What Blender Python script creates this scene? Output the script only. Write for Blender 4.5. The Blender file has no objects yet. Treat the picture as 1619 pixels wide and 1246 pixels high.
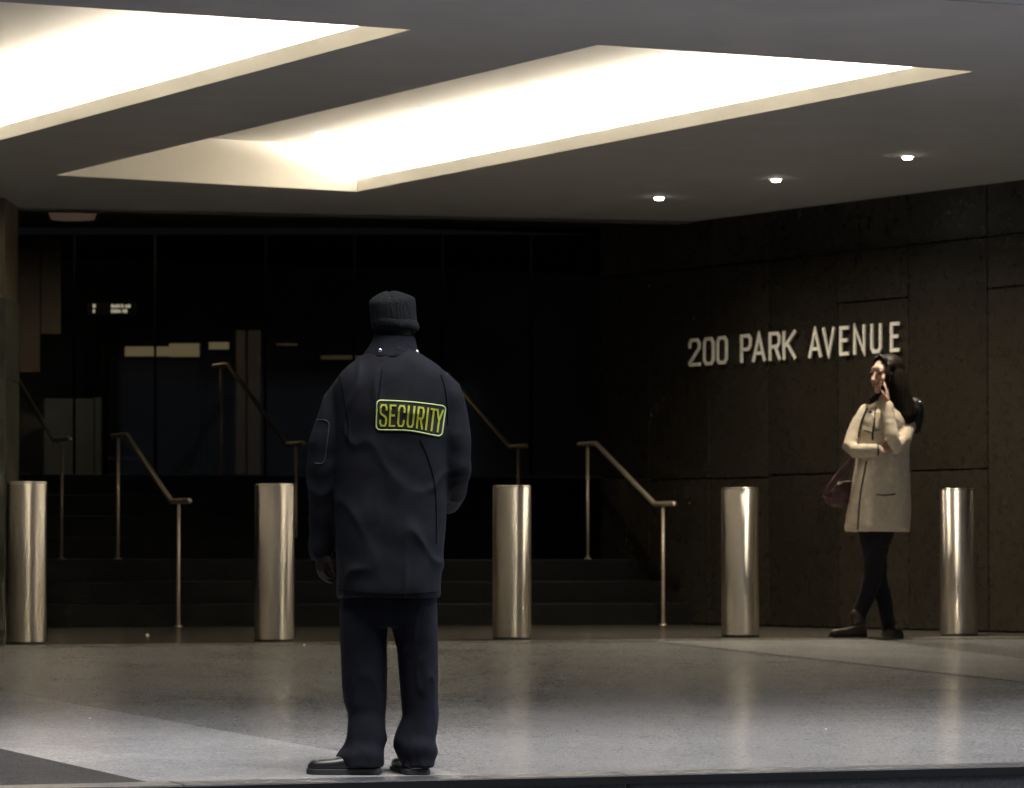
import bpy, bmesh, math, random
from mathutils import Vector, Matrix, noise
from mathutils.bvhtree import BVHTree
random.seed(4)
S = bpy.context.scene
COL = S.collection
R = math.radians

# ------------------------------------------------------------------ camera
PH = math.atan(257 / 6500)
cam_d = bpy.data.cameras.new("camera")
cam = bpy.data.objects.new("camera", cam_d)
COL.objects.link(cam)
cam.location = (0, 0, 0.5)
cam.rotation_euler = (R(90) + PH, 0, 0)
cam_d.sensor_width = 36
cam_d.lens = 6500 / 1619 * 36
cam_d.clip_start = 0.1
cam_d.clip_end = 2000
cam_d.dof.use_dof = True
cam_d.dof.focus_distance = 15.85
cam_d.dof.aperture_fstop = 8.0
S.camera = cam

# ------------------------------------------------------------------ sky, sun, exposure
SUN_EL, SUN_AZ = R(73), R(140)
w = bpy.data.worlds.new("World")
S.world = w
w.use_nodes = True
nt = w.node_tree
bg = nt.nodes["Background"]
sky = nt.nodes.new("ShaderNodeTexSky")
sky.sky_type = 'NISHITA'
sky.sun_disc = False
sky.sun_elevation = SUN_EL
sky.sun_rotation = SUN_AZ
sky.dust_density = 1.5
nt.links.new(sky.outputs[0], bg.inputs[0])
bg.inputs[1].default_value = 0.15
sun_d = bpy.data.lights.new("sun", 'SUN')
sun_d.energy = 1.5
sun_d.angle = R(40)
sun_d.color = (1.0, 0.97, 0.93)
sun = bpy.data.objects.new("sun", sun_d)
COL.objects.link(sun)
# light comes from behind the camera
sdir = Vector((math.sin(SUN_AZ) * math.cos(SUN_EL), math.cos(SUN_AZ) * math.cos(SUN_EL), math.sin(SUN_EL)))
sun.rotation_euler = (-sdir).to_track_quat('-Z', 'Y').to_euler()
S.view_settings.view_transform = 'Standard'
S.view_settings.look = 'None'
S.view_settings.gamma = 1
S.view_settings.use_curve_mapping = False
S.view_settings.exposure = 1.6

# ------------------------------------------------------------------ geometry of the photograph
cP, sP = math.cos(PH), math.sin(PH)
CAM = Vector((0, 0, 0.5))
def ray(px, py):
    u = (px - 809.5) / 6500; v = (623 - py) / 6500
    return Vector((u, cP - v * sP, sP + v * cP))
def U(px, py, y):                      # point at world depth y
    r = ray(px, py); return CAM + r * (y / r.y)
def Zp(px, py, z):                     # point on the level plane z
    r = ray(px, py); return CAM + r * ((z - .5) / r.z)
def Vp(px, py, plane):                 # point on an upright plane (point, direction)
    p, d = plane; n = Vector((-d[1], d[0], 0)); r = ray(px, py)
    t = (Vector((p[0], p[1], 0)) - Vector((CAM.x, CAM.y, 0))).dot(n) / Vector((r.x, r.y, 0)).dot(n)
    return CAM + r * t
TH = R(23.4)
E1 = Vector((math.cos(TH), math.sin(TH), 0))      # along the row of bollards
E2 = Vector((math.sin(TH), -math.cos(TH), 0))     # towards the street
R0 = Vector((-2.72, 23.2, 0))
KS = 0.0434
DC = 7.97
def floor_z(p):
    D = (Vector((p[0], p[1], 0)) - R0).dot(E2)
    return -KS * max(0, min(D, DC))
def PF(t, D, dz=0): p = R0 + E1 * t + E2 * D; return Vector((p.x, p.y, floor_z(p) + dz))
def Fp(px, py):                        # point on the sloping pavement
    n = E2; r = ray(px, py)
    a = r.z + KS * r.dot(n); b = -.5 - KS * (CAM - R0).dot(n) 
    b = -.5 - KS * ((Vector((0, 0, 0)) - R0).dot(n))
    t = b / a; q = CAM + r * t
    return q

# ------------------------------------------------------------------ helpers
def tag(o, label=None, cat=None, group=None, kind=None):
    if label: o['label'] = label
    if cat: o['category'] = cat
    if group: o['group'] = group
    if kind: o['kind'] = kind
    return o
def link(name, me, m=None, parent=None, smooth=False):
    o = bpy.data.objects.new(name, me); COL.objects.link(o)
    if m: me.materials.append(m)
    if smooth:
        for p in me.polygons: p.use_smooth = True
    if parent:
        o.parent = parent
        o.matrix_parent_inverse = Matrix.Translation(-parent.location) if parent.type == 'EMPTY' else Matrix.Identity(4)
    return o
def obj(name, bm, m=None, parent=None, smooth=False, bevel=0):
    bmesh.ops.recalc_face_normals(bm, faces=bm.faces[:])
    me = bpy.data.meshes.new(name); bm.to_mesh(me); bm.free()
    o = link(name, me, m, parent, smooth)
    if bevel:
        b = o.modifiers.new('bevel', 'BEVEL'); b.width = bevel; b.segments = 2; b.limit_method = 'ANGLE'; b.angle_limit = R(40)
    return o
def empty(name, loc, *a, **k):
    o = bpy.data.objects.new(name, None); COL.objects.link(o); o.location = loc
    o.empty_display_size = .2
    return tag(o, *a, **k)
def hexa(bm, b, t):                    # eight corners: 4 bottom, 4 top
    vs = [bm.verts.new(p) for p in list(b) + list(t)]
    for f in ((3, 2, 1, 0), (4, 5, 6, 7), (0, 1, 5, 4), (1, 2, 6, 5), (2, 3, 7, 6), (3, 0, 4, 7)):
        bm.faces.new([vs[i] for i in f])
def prism(bm, pts, z0, z1):            # upright prism over a plan polygon
    lo = [bm.verts.new((p[0], p[1], z0)) for p in pts]; hi = [bm.verts.new((p[0], p[1], z1)) for p in pts]
    bm.faces.new(lo[::-1]); bm.faces.new(hi); n = len(pts)
    for i in range(n): bm.faces.new((lo[i], lo[(i + 1) % n], hi[(i + 1) % n], hi[i]))
def box(bm, x0, x1, y0, y1, z0, z1): prism(bm, [(x0, y0), (x1, y0), (x1, y1), (x0, y1)], z0, z1)
def wallbox(bm, p0, p1, z0, z1, th):   # box whose front face runs p0 -> p1, thickness to its left
    d = Vector((p1[0] - p0[0], p1[1] - p0[1], 0)).normalized(); n = Vector((-d.y, d.x, 0)) * th
    a = Vector((p0[0], p0[1], 0)); b = Vector((p1[0], p1[1], 0))
    prism(bm, [a, b, b + n, a + n], z0, z1)
def frame(pts, i):
    a = pts[max(i - 1, 0)]; b = pts[min(i + 1, len(pts) - 1)]
    return (b - a).normalized()
def limb(bm, pts, rad, ref=(0, 1, 0), n=20, cap=True):   # tapered tube; rad: r or (r_ref, r_side)
    pts = [Vector(p) for p in pts]; ref = Vector(ref); rings = []
    L = len(pts)
    for i, p in enumerate(pts):
        t = frame(pts, i); s = t.cross(ref)
        if s.length < 1e-4: s = t.cross(Vector((1, 0, .01)))
        s.normalize(); f = s.cross(t).normalized()
        r = rad[i]; rf, rs = (r if isinstance(r, tuple) else (r, r))
        rings.append((p, t, s, f, rf, rs))
    stations = []
    if cap:
        p, t, s, f, rf, rs = rings[0]; e = min(rf, rs)
        for a in (80, 55, 28): stations.append((p - t * e * math.sin(R(a)), s, f, rf * math.cos(R(a)), rs * math.cos(R(a))))
    for p, t, s, f, rf, rs in rings: stations.append((p, s, f, rf, rs))
    if cap:
        p, t, s, f, rf, rs = rings[-1]; e = min(rf, rs)
        for a in (28, 55, 80): stations.append((p + t * e * math.sin(R(a)), s, f, rf * math.cos(R(a)), rs * math.cos(R(a))))
    prev = None; first = None
    for c, s, f, rf, rs in stations:
        ring = [bm.verts.new(c + s * rs * math.cos(2 * math.pi * k / n) + f * rf * math.sin(2 * math.pi * k / n)) for k in range(n)]
        if prev:
            for k in range(n): bm.faces.new((prev[k], prev[(k + 1) % n], ring[(k + 1) % n], ring[k]))
        else: first = ring
        prev = ring
    bm.faces.new(first[::-1]); bm.faces.new(prev)
def spline(pts, k=4):                  # Catmull-Rom through tuples of floats
    out = []; P = [pts[0]] + list(pts) + [pts[-1]]
    for i in range(1, len(P) - 2):
        for j in range(k):
            t = j / k
            out.append(tuple(.5 * (2 * b + (c - a) * t + (2 * a - 5 * b + 4 * c - d) * t * t + (3 * b - a - 3 * c + d) * t ** 3)
                             for a, b, c, d in zip(P[i - 1], P[i], P[i + 1], P[i + 2])))
    out.append(tuple(pts[-1])); return out
def loft(bm, st, n=40, p=2.4, k=4, az=0):   # st: (cx, cy, z, half width, half depth[, tiltx, tilty]) horizontal rings
    st = [tuple(s) + (0,) * (7 - len(s)) for s in st]; prev = first = None
    ca, sa = math.cos(az), math.sin(az)
    for cx, cy, z, a, b, tx, ty in spline(st, k):
        ring = []
        for i in range(n):
            t = 2 * math.pi * i / n; c, s = math.cos(t), math.sin(t)
            x = a * math.copysign(abs(c) ** (2 / p), c); y = b * math.copysign(abs(s) ** (2 / p), s)
            x, y = x * ca - y * sa, x * sa + y * ca
            ring.append(bm.verts.new((cx + x, cy + y, z + x * tx + y * ty)))
        if prev:
            for i in range(n): bm.faces.new((prev[i], prev[(i + 1) % n], ring[(i + 1) % n], ring[i]))
        else: first = ring
        prev = ring
    bm.faces.new(first[::-1]); bm.faces.new(prev)
def ball(bm, c, r, rot=None, seg=20):
    r = r if isinstance(r, (tuple, list)) else (r, r, r)
    m = Matrix.Translation(c) @ (rot.to_4x4() if rot else Matrix()) @ Matrix.Diagonal((*r, 1))
    bmesh.ops.create_uvsphere(bm, u_segments=seg, v_segments=seg // 2 + 2, radius=1, matrix=m)
def fuse(bm, voxel=.008, smooth=4, fn=None):   # one continuous skin out of overlapping closed shapes
    bmesh.ops.recalc_face_normals(bm, faces=bm.faces[:])
    me = bpy.data.meshes.new('tmp'); bm.to_mesh(me); bm.free()
    o = bpy.data.objects.new('tmp', me); COL.objects.link(o)
    r = o.modifiers.new('r', 'REMESH'); r.mode = 'VOXEL'; r.voxel_size = voxel
    if smooth:
        s = o.modifiers.new('s', 'SMOOTH'); s.factor = .5; s.iterations = smooth
    dg = bpy.context.evaluated_depsgraph_get(); dg.update()
    out = bpy.data.meshes.new_from_object(o.evaluated_get(dg))
    bpy.data.objects.remove(o)
    if fn:
        nrm = [v.normal.copy() for v in out.vertices]
        for v, n in zip(out.vertices, nrm): v.co = v.co + n * fn(v.co, n)
        out.update()
    return out
def world(me, name, m, parent):       # mesh in world coordinates under parent (parent is an Empty at loc)
    return link(name, me, m, parent, True)

# ------------------------------------------------------------------ materials
def mat(name, col, rough=.6, metal=0, var=.0, scale=8, bump=0, bscale=40, stretch=(1, 1, 1), spec=.5, col2=None, emit=None, estr=0, coat=0, aniso=0, detail=6):
    m = bpy.data.materials.new(name); m.use_nodes = True; nt = m.node_tree; b = nt.nodes['Principled BSDF']
    b.inputs['Base Color'].default_value = (*col, 1); b.inputs['Roughness'].default_value = rough
    b.inputs['Metallic'].default_value = metal; b.inputs['Specular IOR Level'].default_value = spec
    b.inputs['Coat Weight'].default_value = coat
    N, L = nt.nodes.new, nt.links.new
    tc = N('ShaderNodeTexCoord'); mp = N('ShaderNodeMapping'); mp.inputs['Scale'].default_value = stretch
    L(tc.outputs['Object'], mp.inputs['Vector'])
    if var or col2:
        n = N('ShaderNodeTexNoise'); n.inputs['Scale'].default_value = scale; n.inputs['Detail'].default_value = detail; n.inputs['Roughness'].default_value = .65
        L(mp.outputs[0], n.inputs['Vector'])
        r = N('ShaderNodeValToRGB'); r.color_ramp.elements[0].position = .36; r.color_ramp.elements[1].position = .66
        lo = tuple(max(0, c * (1 - var)) for c in col); hi = col2 or tuple(c * (1 + var) for c in col)
        r.color_ramp.elements[0].color = (*lo, 1); r.color_ramp.elements[1].color = (*hi, 1)
        L(n.outputs[0], r.inputs[0]); L(r.outputs[0], b.inputs['Base Color'])
    if bump:
        n2 = N('ShaderNodeTexNoise'); n2.inputs['Scale'].default_value = bscale; n2.inputs['Detail'].default_value = 5
        L(mp.outputs[0], n2.inputs['Vector'])
        bp = N('ShaderNodeBump'); bp.inputs['Strength'].default_value = min(1, bump * 10); bp.inputs['Distance'].default_value = bump * .1
        L(n2.outputs[0], bp.inputs['Height']); L(bp.outputs[0], b.inputs['Normal'])
    if aniso:
        b.inputs['Anisotropic'].default_value = aniso
        tg = N('ShaderNodeTangent'); tg.direction_type = 'RADIAL'; tg.axis = 'Z'; L(tg.outputs[0], b.inputs['Tangent']); b.inputs['Anisotropic Rotation'].default_value = .25
    if emit:
        b.inputs['Emission Color'].default_value = (*emit, 1); b.inputs['Emission Strength'].default_value = estr
    return m
def granite(name, dark, light, rough=.22, spec=.5, speck=140, big=1.3, bump=.006, gloss=0, tone=0):
    m = bpy.data.materials.new(name); m.use_nodes = True; nt = m.node_tree; b = nt.nodes['Principled BSDF']
    N, L = nt.nodes.new, nt.links.new
    tc = N('ShaderNodeTexCoord')
    def nz(s, d, ro=.6):
        n = N('ShaderNodeTexNoise'); n.inputs['Scale'].default_value = s; n.inputs['Detail'].default_value = d; n.inputs['Roughness'].default_value = ro
        L(tc.outputs['Object'], n.inputs['Vector']); return n
    n1 = nz(speck, 3, .7); n2 = nz(big, 6, .6); n3 = nz(14, 5, .7)
    r = N('ShaderNodeValToRGB'); e = r.color_ramp.elements
    e[0].position = .32; e[0].color = (*dark, 1); e[1].position = .70; e[1].color = (*light, 1)
    x = e.new(.5); x.color = (*[(a + c) / 2 * .92 for a, c in zip(dark, light)], 1)
    L(n1.outputs[0], r.inputs[0])
    mx = N('ShaderNodeMixRGB'); mx.blend_type = 'MULTIPLY'; mx.inputs[0].default_value = .8
    r2 = N('ShaderNodeValToRGB'); r2.color_ramp.elements[0].position = .3; r2.color_ramp.elements[1].position = .7
    r2.color_ramp.elements[0].color = (.45, .44, .43, 1); r2.color_ramp.elements[1].color = (1, 1, 1, 1)
    ad = N('ShaderNodeMath'); ad.operation = 'ADD'; sc = N('ShaderNodeMath'); sc.operation = 'MULTIPLY'; sc.inputs[1].default_value = .5
    L(n2.outputs[0], ad.inputs[0]); L(n3.outputs[0], ad.inputs[1]); L(ad.outputs[0], sc.inputs[0]); L(sc.outputs[0], r2.inputs[0])
    L(r.outputs[0], mx.inputs[1]); L(r2.outputs[0], mx.inputs[2])
    oi = N('ShaderNodeObjectInfo'); rr_ = N('ShaderNodeMapRange'); rr_.inputs['To Min'].default_value = 1 - tone; rr_.inputs['To Max'].default_value = 1 + tone
    hs = N('ShaderNodeHueSaturation'); L(oi.outputs['Random'], rr_.inputs['Value']); L(rr_.outputs[0], hs.inputs['Value']); L(mx.outputs[0], hs.inputs['Color']); L(hs.outputs[0], b.inputs['Base Color'])
    mr = N('ShaderNodeMapRange'); mr.inputs['To Min'].default_value = rough * .75; mr.inputs['To Max'].default_value = rough * 1.35
    L(n3.outputs[0], mr.inputs['Value']); L(mr.outputs[0], b.inputs['Roughness'])
    b.inputs['Specular IOR Level'].default_value = spec
    if bump:
        bp = N('ShaderNodeBump'); bp.inputs['Strength'].default_value = .35; bp.inputs['Distance'].default_value = bump
        L(n1.outputs[0], bp.inputs['Height']); L(bp.outputs[0], b.inputs['Normal'])
    if gloss:                                     # polished but worn stone: an even share of blurred reflection
        b.inputs['Specular IOR Level'].default_value = 0
        g = N('ShaderNodeBsdfGlossy'); g.inputs['Color'].default_value = (.95, .93, .9, 1); L(mr.outputs[0], g.inputs['Roughness'])
        ms = N('ShaderNodeMixShader'); ms.inputs[0].default_value = gloss
        L(b.outputs[0], ms.inputs[1]); L(g.outputs[0], ms.inputs[2]); L(ms.outputs[0], nt.nodes['Material Output'].inputs[0])
    return m
def lamp_mat(name, col, s):
    m = bpy.data.materials.new(name); m.use_nodes = True; b = m.node_tree.nodes['Principled BSDF']
    b.inputs['Base Color'].default_value = (.10, .095, .085, 1); b.inputs['Emission Color'].default_value = (*col, 1); b.inputs['Emission Strength'].default_value = s
    return m
M = dict(
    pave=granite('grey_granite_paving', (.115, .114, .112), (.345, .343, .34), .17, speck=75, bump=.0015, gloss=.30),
    pavedark=granite('black_granite_paving', (.022, .022, .022), (.08, .08, .08), .2, speck=110, bump=.001, gloss=.05),
    band=granite('light_granite_paving', (.20, .20, .20), (.44, .44, .435), .17, speck=75, bump=.0015, gloss=.30),
    strip=granite('pale_granite_strip', (.14, .13, .115), (.3, .285, .25), .15, speck=70, bump=.001, gloss=.33),
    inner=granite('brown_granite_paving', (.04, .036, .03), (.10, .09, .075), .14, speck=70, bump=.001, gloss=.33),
    step=granite('black_granite_steps', (.003, .003, .003), (.013, .013, .012), .45, speck=60, spec=.15),
    wall=granite('brown_granite_wall', (.017, .014, .0098), (.056, .048, .036), .27, speck=90, big=.9, spec=.5, bump=.002, tone=.22),
    pier=granite('grey_green_granite', (.06, .058, .04), (.16, .155, .12), .5, speck=90, bump=.002),
    kerb=granite('kerb_granite', (.03, .03, .032), (.09, .09, .095), .35, speck=90),
    road=mat('asphalt', (.045, .045, .047), .9, var=.4, scale=60, bump=.03, bscale=120),
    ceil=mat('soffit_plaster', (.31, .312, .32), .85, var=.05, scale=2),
    joint=mat('wall_joint', (.008, .007, .006), .8),
    cofwhite=mat('coffer_plaster', (.82, .79, .72), .8),
    darkdoor=mat('dark_door_glass', (.03, .03, .03), .5, spec=.1), seamdark=mat('near_black_matt', (.003, .0035, .005), .95, spec=.05),  # even near-black shared by coat lines, mullions and header rail
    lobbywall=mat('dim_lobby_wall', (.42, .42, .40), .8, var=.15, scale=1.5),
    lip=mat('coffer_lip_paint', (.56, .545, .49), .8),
    black=mat('black_cladding', (.10, .10, .095), .6),
    facade=mat('facade_concrete', (.10, .095, .09), .8, var=.15, scale=3),
    steel=mat('brushed_stainless_steel', (.74, .69, .61), .46, metal=1, aniso=1.0, var=.05, scale=30, stretch=(1, 1, 40)),
    bronze=mat('satin_bronze_rail', (.80, .67, .52), .42, metal=.55),
    darkmetal=mat('dark_metal', (.02, .02, .02), .4, metal=.6),
    navy=mat('navy_jacket_cloth', (.0040, .0048, .0080), .85, var=.4, scale=14, bump=.012, bscale=260, spec=.25),
    navy2=mat('dark_trouser_cloth', (.0065, .0072, .0115), .9, var=.3, scale=10, bump=.012, bscale=300, spec=.2),
    knit=mat('black_knit', (.010, .0115, .0125), .95, bump=.09, bscale=120, stretch=(1, 1, .2), spec=.15),
    leather=mat('black_leather', (.008, .008, .009), .36, bump=.006, bscale=120),
    sole=mat('rubber_sole', (.010, .010, .011), .7),
    skin_d=mat('dark_skin', (.022, .014, .011), .7, spec=.15),
    skin=mat('fair_skin', (.56, .36, .28), .5, var=.08, scale=20, spec=.4),
    lime=mat('lime_lettering', (.42, .44, .015), .6), limeb=mat('lime_border', (.5, .62, .22), .6),
    patch=mat('patch_cloth', (.012, .014, .02), .9), seam=mat('grey_piping', (.035, .04, .052), .8),
    stud=mat('bright_stud', (.8, .8, .82), .2, metal=1),
    coat=mat('beige_wool', (.56, .485, .375), .9, var=.12, scale=25, bump=.02, bscale=180, spec=.2),
    lining=mat('dark_lining', (.02, .018, .016), .8),
    hair=mat('dark_brown_hair', (.010, .007, .005), .5, var=.5, scale=60, stretch=(1, 1, .08), bump=.03, bscale=90, spec=.12),
    jeans=mat('black_denim', (.012, .012, .015), .85, bump=.01, bscale=300, spec=.2),
    boot=mat('brown_leather_boot', (.05, .028, .02), .4, bump=.006, bscale=90),
    maroon=mat('maroon_leather', (.075, .030, .027), .5, bump=.01, bscale=70),
    bagblack=mat('black_nylon', (.01, .01, .011), .6, bump=.01, bscale=120),
    lips=mat('lips', (.35, .10, .09), .4), teeth=mat('teeth', (.7, .66, .6), .3), eye=mat('eye_dark', (.02, .014, .01), .25), brow=mat('brow', (.03, .018, .012), .8),
    letter=mat('brushed_letter', (.88, .86, .78), .5, metal=.0, spec=.4),
    brownp=mat('brown_wood_panel', (.13, .10, .07), .45, var=.2, scale=3, stretch=(1, 1, .2)),
    greenp=mat('grey_green_panel', (.10, .11, .10), .4), litter=mat('paper_scrap', (.7, .68, .62), .7),
    tube=lamp_mat('cove_tube', (1.0, .91, .77), 76), spot=lamp_mat('downlight_lens', (1.0, .93, .78), 9), dimspot=lamp_mat('coffer_downlight_lens', (1.0, .95, .85), 3.0),
    glow=lamp_mat('lit_ceiling_glow', (1.0, .85, .48), .07), glow2=lamp_mat('copper_glow', (.9, .62, .42), .015), sign=lamp_mat('sign_light', (.95, .93, .8), .35),
    ringm=mat('downlight_trim', (.75, .74, .7), .4),
)

g_ = bpy.data.materials.new('tinted_glass'); g_.use_nodes = True; t_ = g_.node_tree; t_.nodes.remove(t_.nodes['Principled BSDF'])
a_ = t_.nodes.new('ShaderNodeBsdfTransparent'); a_.inputs[0].default_value = (.62, .60, .55, 1); b_ = t_.nodes.new('ShaderNodeBsdfGlossy'); b_.inputs['Roughness'].default_value = .06
f_ = t_.nodes.new('ShaderNodeFresnel'); f_.inputs[0].default_value = 1.5; m_ = t_.nodes.new('ShaderNodeMixShader')
t_.links.new(f_.outputs[0], m_.inputs[0]); t_.links.new(a_.outputs[0], m_.inputs[1]); t_.links.new(b_.outputs[0], m_.inputs[2]); t_.links.new(m_.outputs[0], t_.nodes['Material Output'].inputs[0])
M['glass'] = g_

# ------------------------------------------------------------------ ground
bm = bmesh.new(); box(bm, -400, 400, -400, 400, -.7, -.49)
# the road stops at the kerb: cut by building it as a sheet on the street side only
bm.free(); bm = bmesh.new()
def strip_quad(bm, t0, t1, D0, D1, dz=0, zf=None):
    ps = []
    for t, D in ((t0, D0), (t1, D0), (t1, D1), (t0, D1)):
        p = PF(t, D, dz)
        if zf is not None: p.z = zf
        ps.append(bm.verts.new(p))
    bm.faces.new(ps)
strip_quad(bm, -300, 300, DC + .1, 400, zf=-.49)
tag(obj('road', bm, M['road']), kind='structure')
bm = bmesh.new()
for k in range(-10, 10): strip_quad(bm, k * 3, k * 3 + 3, .0, DC - .16)
tag(obj('pavement', bm, M['pave']), kind='structure')
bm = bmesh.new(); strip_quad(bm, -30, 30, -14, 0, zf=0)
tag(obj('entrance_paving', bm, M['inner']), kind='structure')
bm = bmesh.new()
for D0, D1, m_ in ((0.0, .20, 'strip'),):
    strip_quad(bm, -30, 30, D0, D1, .004)
tag(obj('paving_strip', bm, M['strip']), kind='structure')
# light diagonal bands laid in the sloping pavement
def ext(a, b, f0, f1): d = b - a; return a - d * f0, b + d * f1
def clampD(a, b, D):                  # point on line a-b where distance D from the row
    da = (a - R0).dot(E2); db = (b - R0).dot(E2); t = (D - da) / (db - da); q = a + (b - a) * t; q.z = floor_z(q) + .004; return q
def band(name, u0, u1, l0, l1, Da, Db):
    bm = bmesh.new()
    a, b, c, d = [Fp(*p) for p in (u0, u1, l0, l1)]
    q = [clampD(a, b, Da), clampD(a, b, Db), clampD(c, d, Db), clampD(c, d, Da)]
    bm.faces.new([bm.verts.new(p) for p in q])
    tag(obj(name, bm, M['band']), kind='structure')
band('paving_band', (0, 1093), (771, 1232), (0, 1185), (247, 1241), .205, DC - .162)
band('paving_band', (1366, 1010), (1619, 1043), (1048, 1016.6), (1619, 1079), .205, DC - .162)
bm = bmesh.new(); a, b = Fp(0, 1185), Fp(247, 1241); q = [clampD(a, b, 3.2), clampD(a, b, DC - .162)]
c_ = PF(-12, DC - .162, .004); d_ = PF(-12, 3.2, .004); bm.faces.new([bm.verts.new(p) for p in (q[0], q[1], c_, d_)])
tag(obj('dark_paving', bm, M['pavedark']), kind='structure')
# kerb with dark face and a bright steel nosing
kb = empty('kerb', PF(3, DC), kind='structure')
bm = bmesh.new()
for k in range(-12, 14):
    a, b = PF(k * 1.8 + .004, DC - .158), PF(k * 1.8 + 1.796, DC - .158); c, d = PF(k * 1.8 + 1.796, DC), PF(k * 1.8 + .004, DC)
    zz = -KS * DC
    hexa(bm, [Vector((p.x, p.y, -.6)) for p in (a, b, c, d)], [Vector((p.x, p.y, zz + .006 + (.006 if i < 2 else 0))) for i, p in enumerate((a, b, c, d))])
obj('kerb_stone', bm, M['kerb'], kb, bevel=.006)
bm = bmesh.new(); a, b, c, d = PF(-20, DC + .001), PF(24, DC + .001), PF(24, DC + .012), PF(-20, DC + .012)
hexa(bm, [Vector((p.x, p.y, -.375)) for p in (a, b, c, d)], [Vector((p.x, p.y, -.345)) for p in (a, b, c, d)])
obj('nosing', bm, M['darkmetal'], kb)
# stray scraps on the paving
for i, (px, py, lb) in enumerate(((233, 1006, 'tiny pale scrap of litter between the first and second bollards'), (142, 1138, 'tiny pale speck of litter on the light band at the lower left'), (1306, 1155, 'tiny pale speck of litter on the grey paving below the woman'), (481, 1021, 'tiny pale speck of litter just in front of the row left of the guard'))):
    bm = bmesh.new(); p = Zp(px, py + 1, 0) if py < 1015 else Fp(px, py); sc_ = 1 if py < 1015 else .5; ball(bm, (0, 0, 0), 1, seg=8)
    for v in bm.verts: v.co = Vector((v.co.x * .011, v.co.y * .014, v.co.z * .009)) * sc_ * (1 + .5 * noise.noise(v.co * 3)); v.co.z += .011 * sc_
    o = obj('litter', bm, M['litter']); o.location = p; tag(o, lb, 'litter')

# ------------------------------------------------------------------ steps up to the lobby
L0p = Vector((-2.38, 29.42, 0)); LT = R(13); LE = Vector((math.cos(LT), math.sin(LT), 0)); LN = Vector((-math.sin(LT), math.cos(LT), 0))
st = empty('steps', L0p, 'dark polished granite steps rising from the pavement to the lobby', 'steps')
def flight(p, e, n, z0, rise, tread, count, far, nm):
    for i in range(count):
        bm = bmesh.new(); a = p + n * tread * i
        q = [a - e * 9, a + e * 9, a + e * 9 + n * (tread + .02 if i < count - 1 else far), a - e * 9 + n * (tread + .02 if i < count - 1 else far)]
        prism(bm, q, z0 - .3 if i else z0 - .02, z0 + rise * (i + 1))
        obj(nm, bm, M['step'], st, bevel=.008)
flight(L0p, LE, LN, 0, .16, .36, 3, 3.0, 'step')
U0 = Vector((-3.46, 31.78, 0)); 
flight(U0, E1, -E2, .48, .17, .36, 4, 9.0, 'step')

# ------------------------------------------------------------------ canopy soffit with two coffers
CZ = 2.97
C2 = [Zp(88, 277, CZ), Zp(565, 303, CZ), Zp(1540, 113, CZ), Zp(945, 71, CZ)]
a, b, c = Zp(0, 222, CZ), Zp(650, 47, CZ), Zp(0, 3, CZ)
dA = (a - b).normalized(); dB = (c - b).normalized()
C1 = [b + dA * 7.6 + dB * 2.3, b + dA * 7.6, b, b + dB * 2.3]
C1 = [C1[0], C1[1], C1[2], C1[3]]
FE = Vector((2.1, 18.26, CZ))                       # a point of the canopy's front edge
bk0 = L0p + LE * 0; 
def onE(p, e, t, z=CZ): q = p + e * t; return Vector((q.x, q.y, z))
outer = [onE(FE, E1, -14), onE(FE, E1, 9), onE(L0p, LE, 9), onE(L0p, LE, -9)]
outer[3] = Vector((outer[0].x - .5, L0p.y - 2.2, CZ))
bm = bmesh.new(); edges = []
for loop in (outer, C1, C2):
    vs = [bm.verts.new(p) for p in loop]
    edges += [bm.edges.new((vs[i], vs[(i + 1) % len(vs)])) for i in range(len(vs))]
bmesh.ops.triangle_fill(bm, edges=edges, use_beauty=True)
tag(obj('ceiling', bm, M['ceil']), kind='structure')

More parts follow.
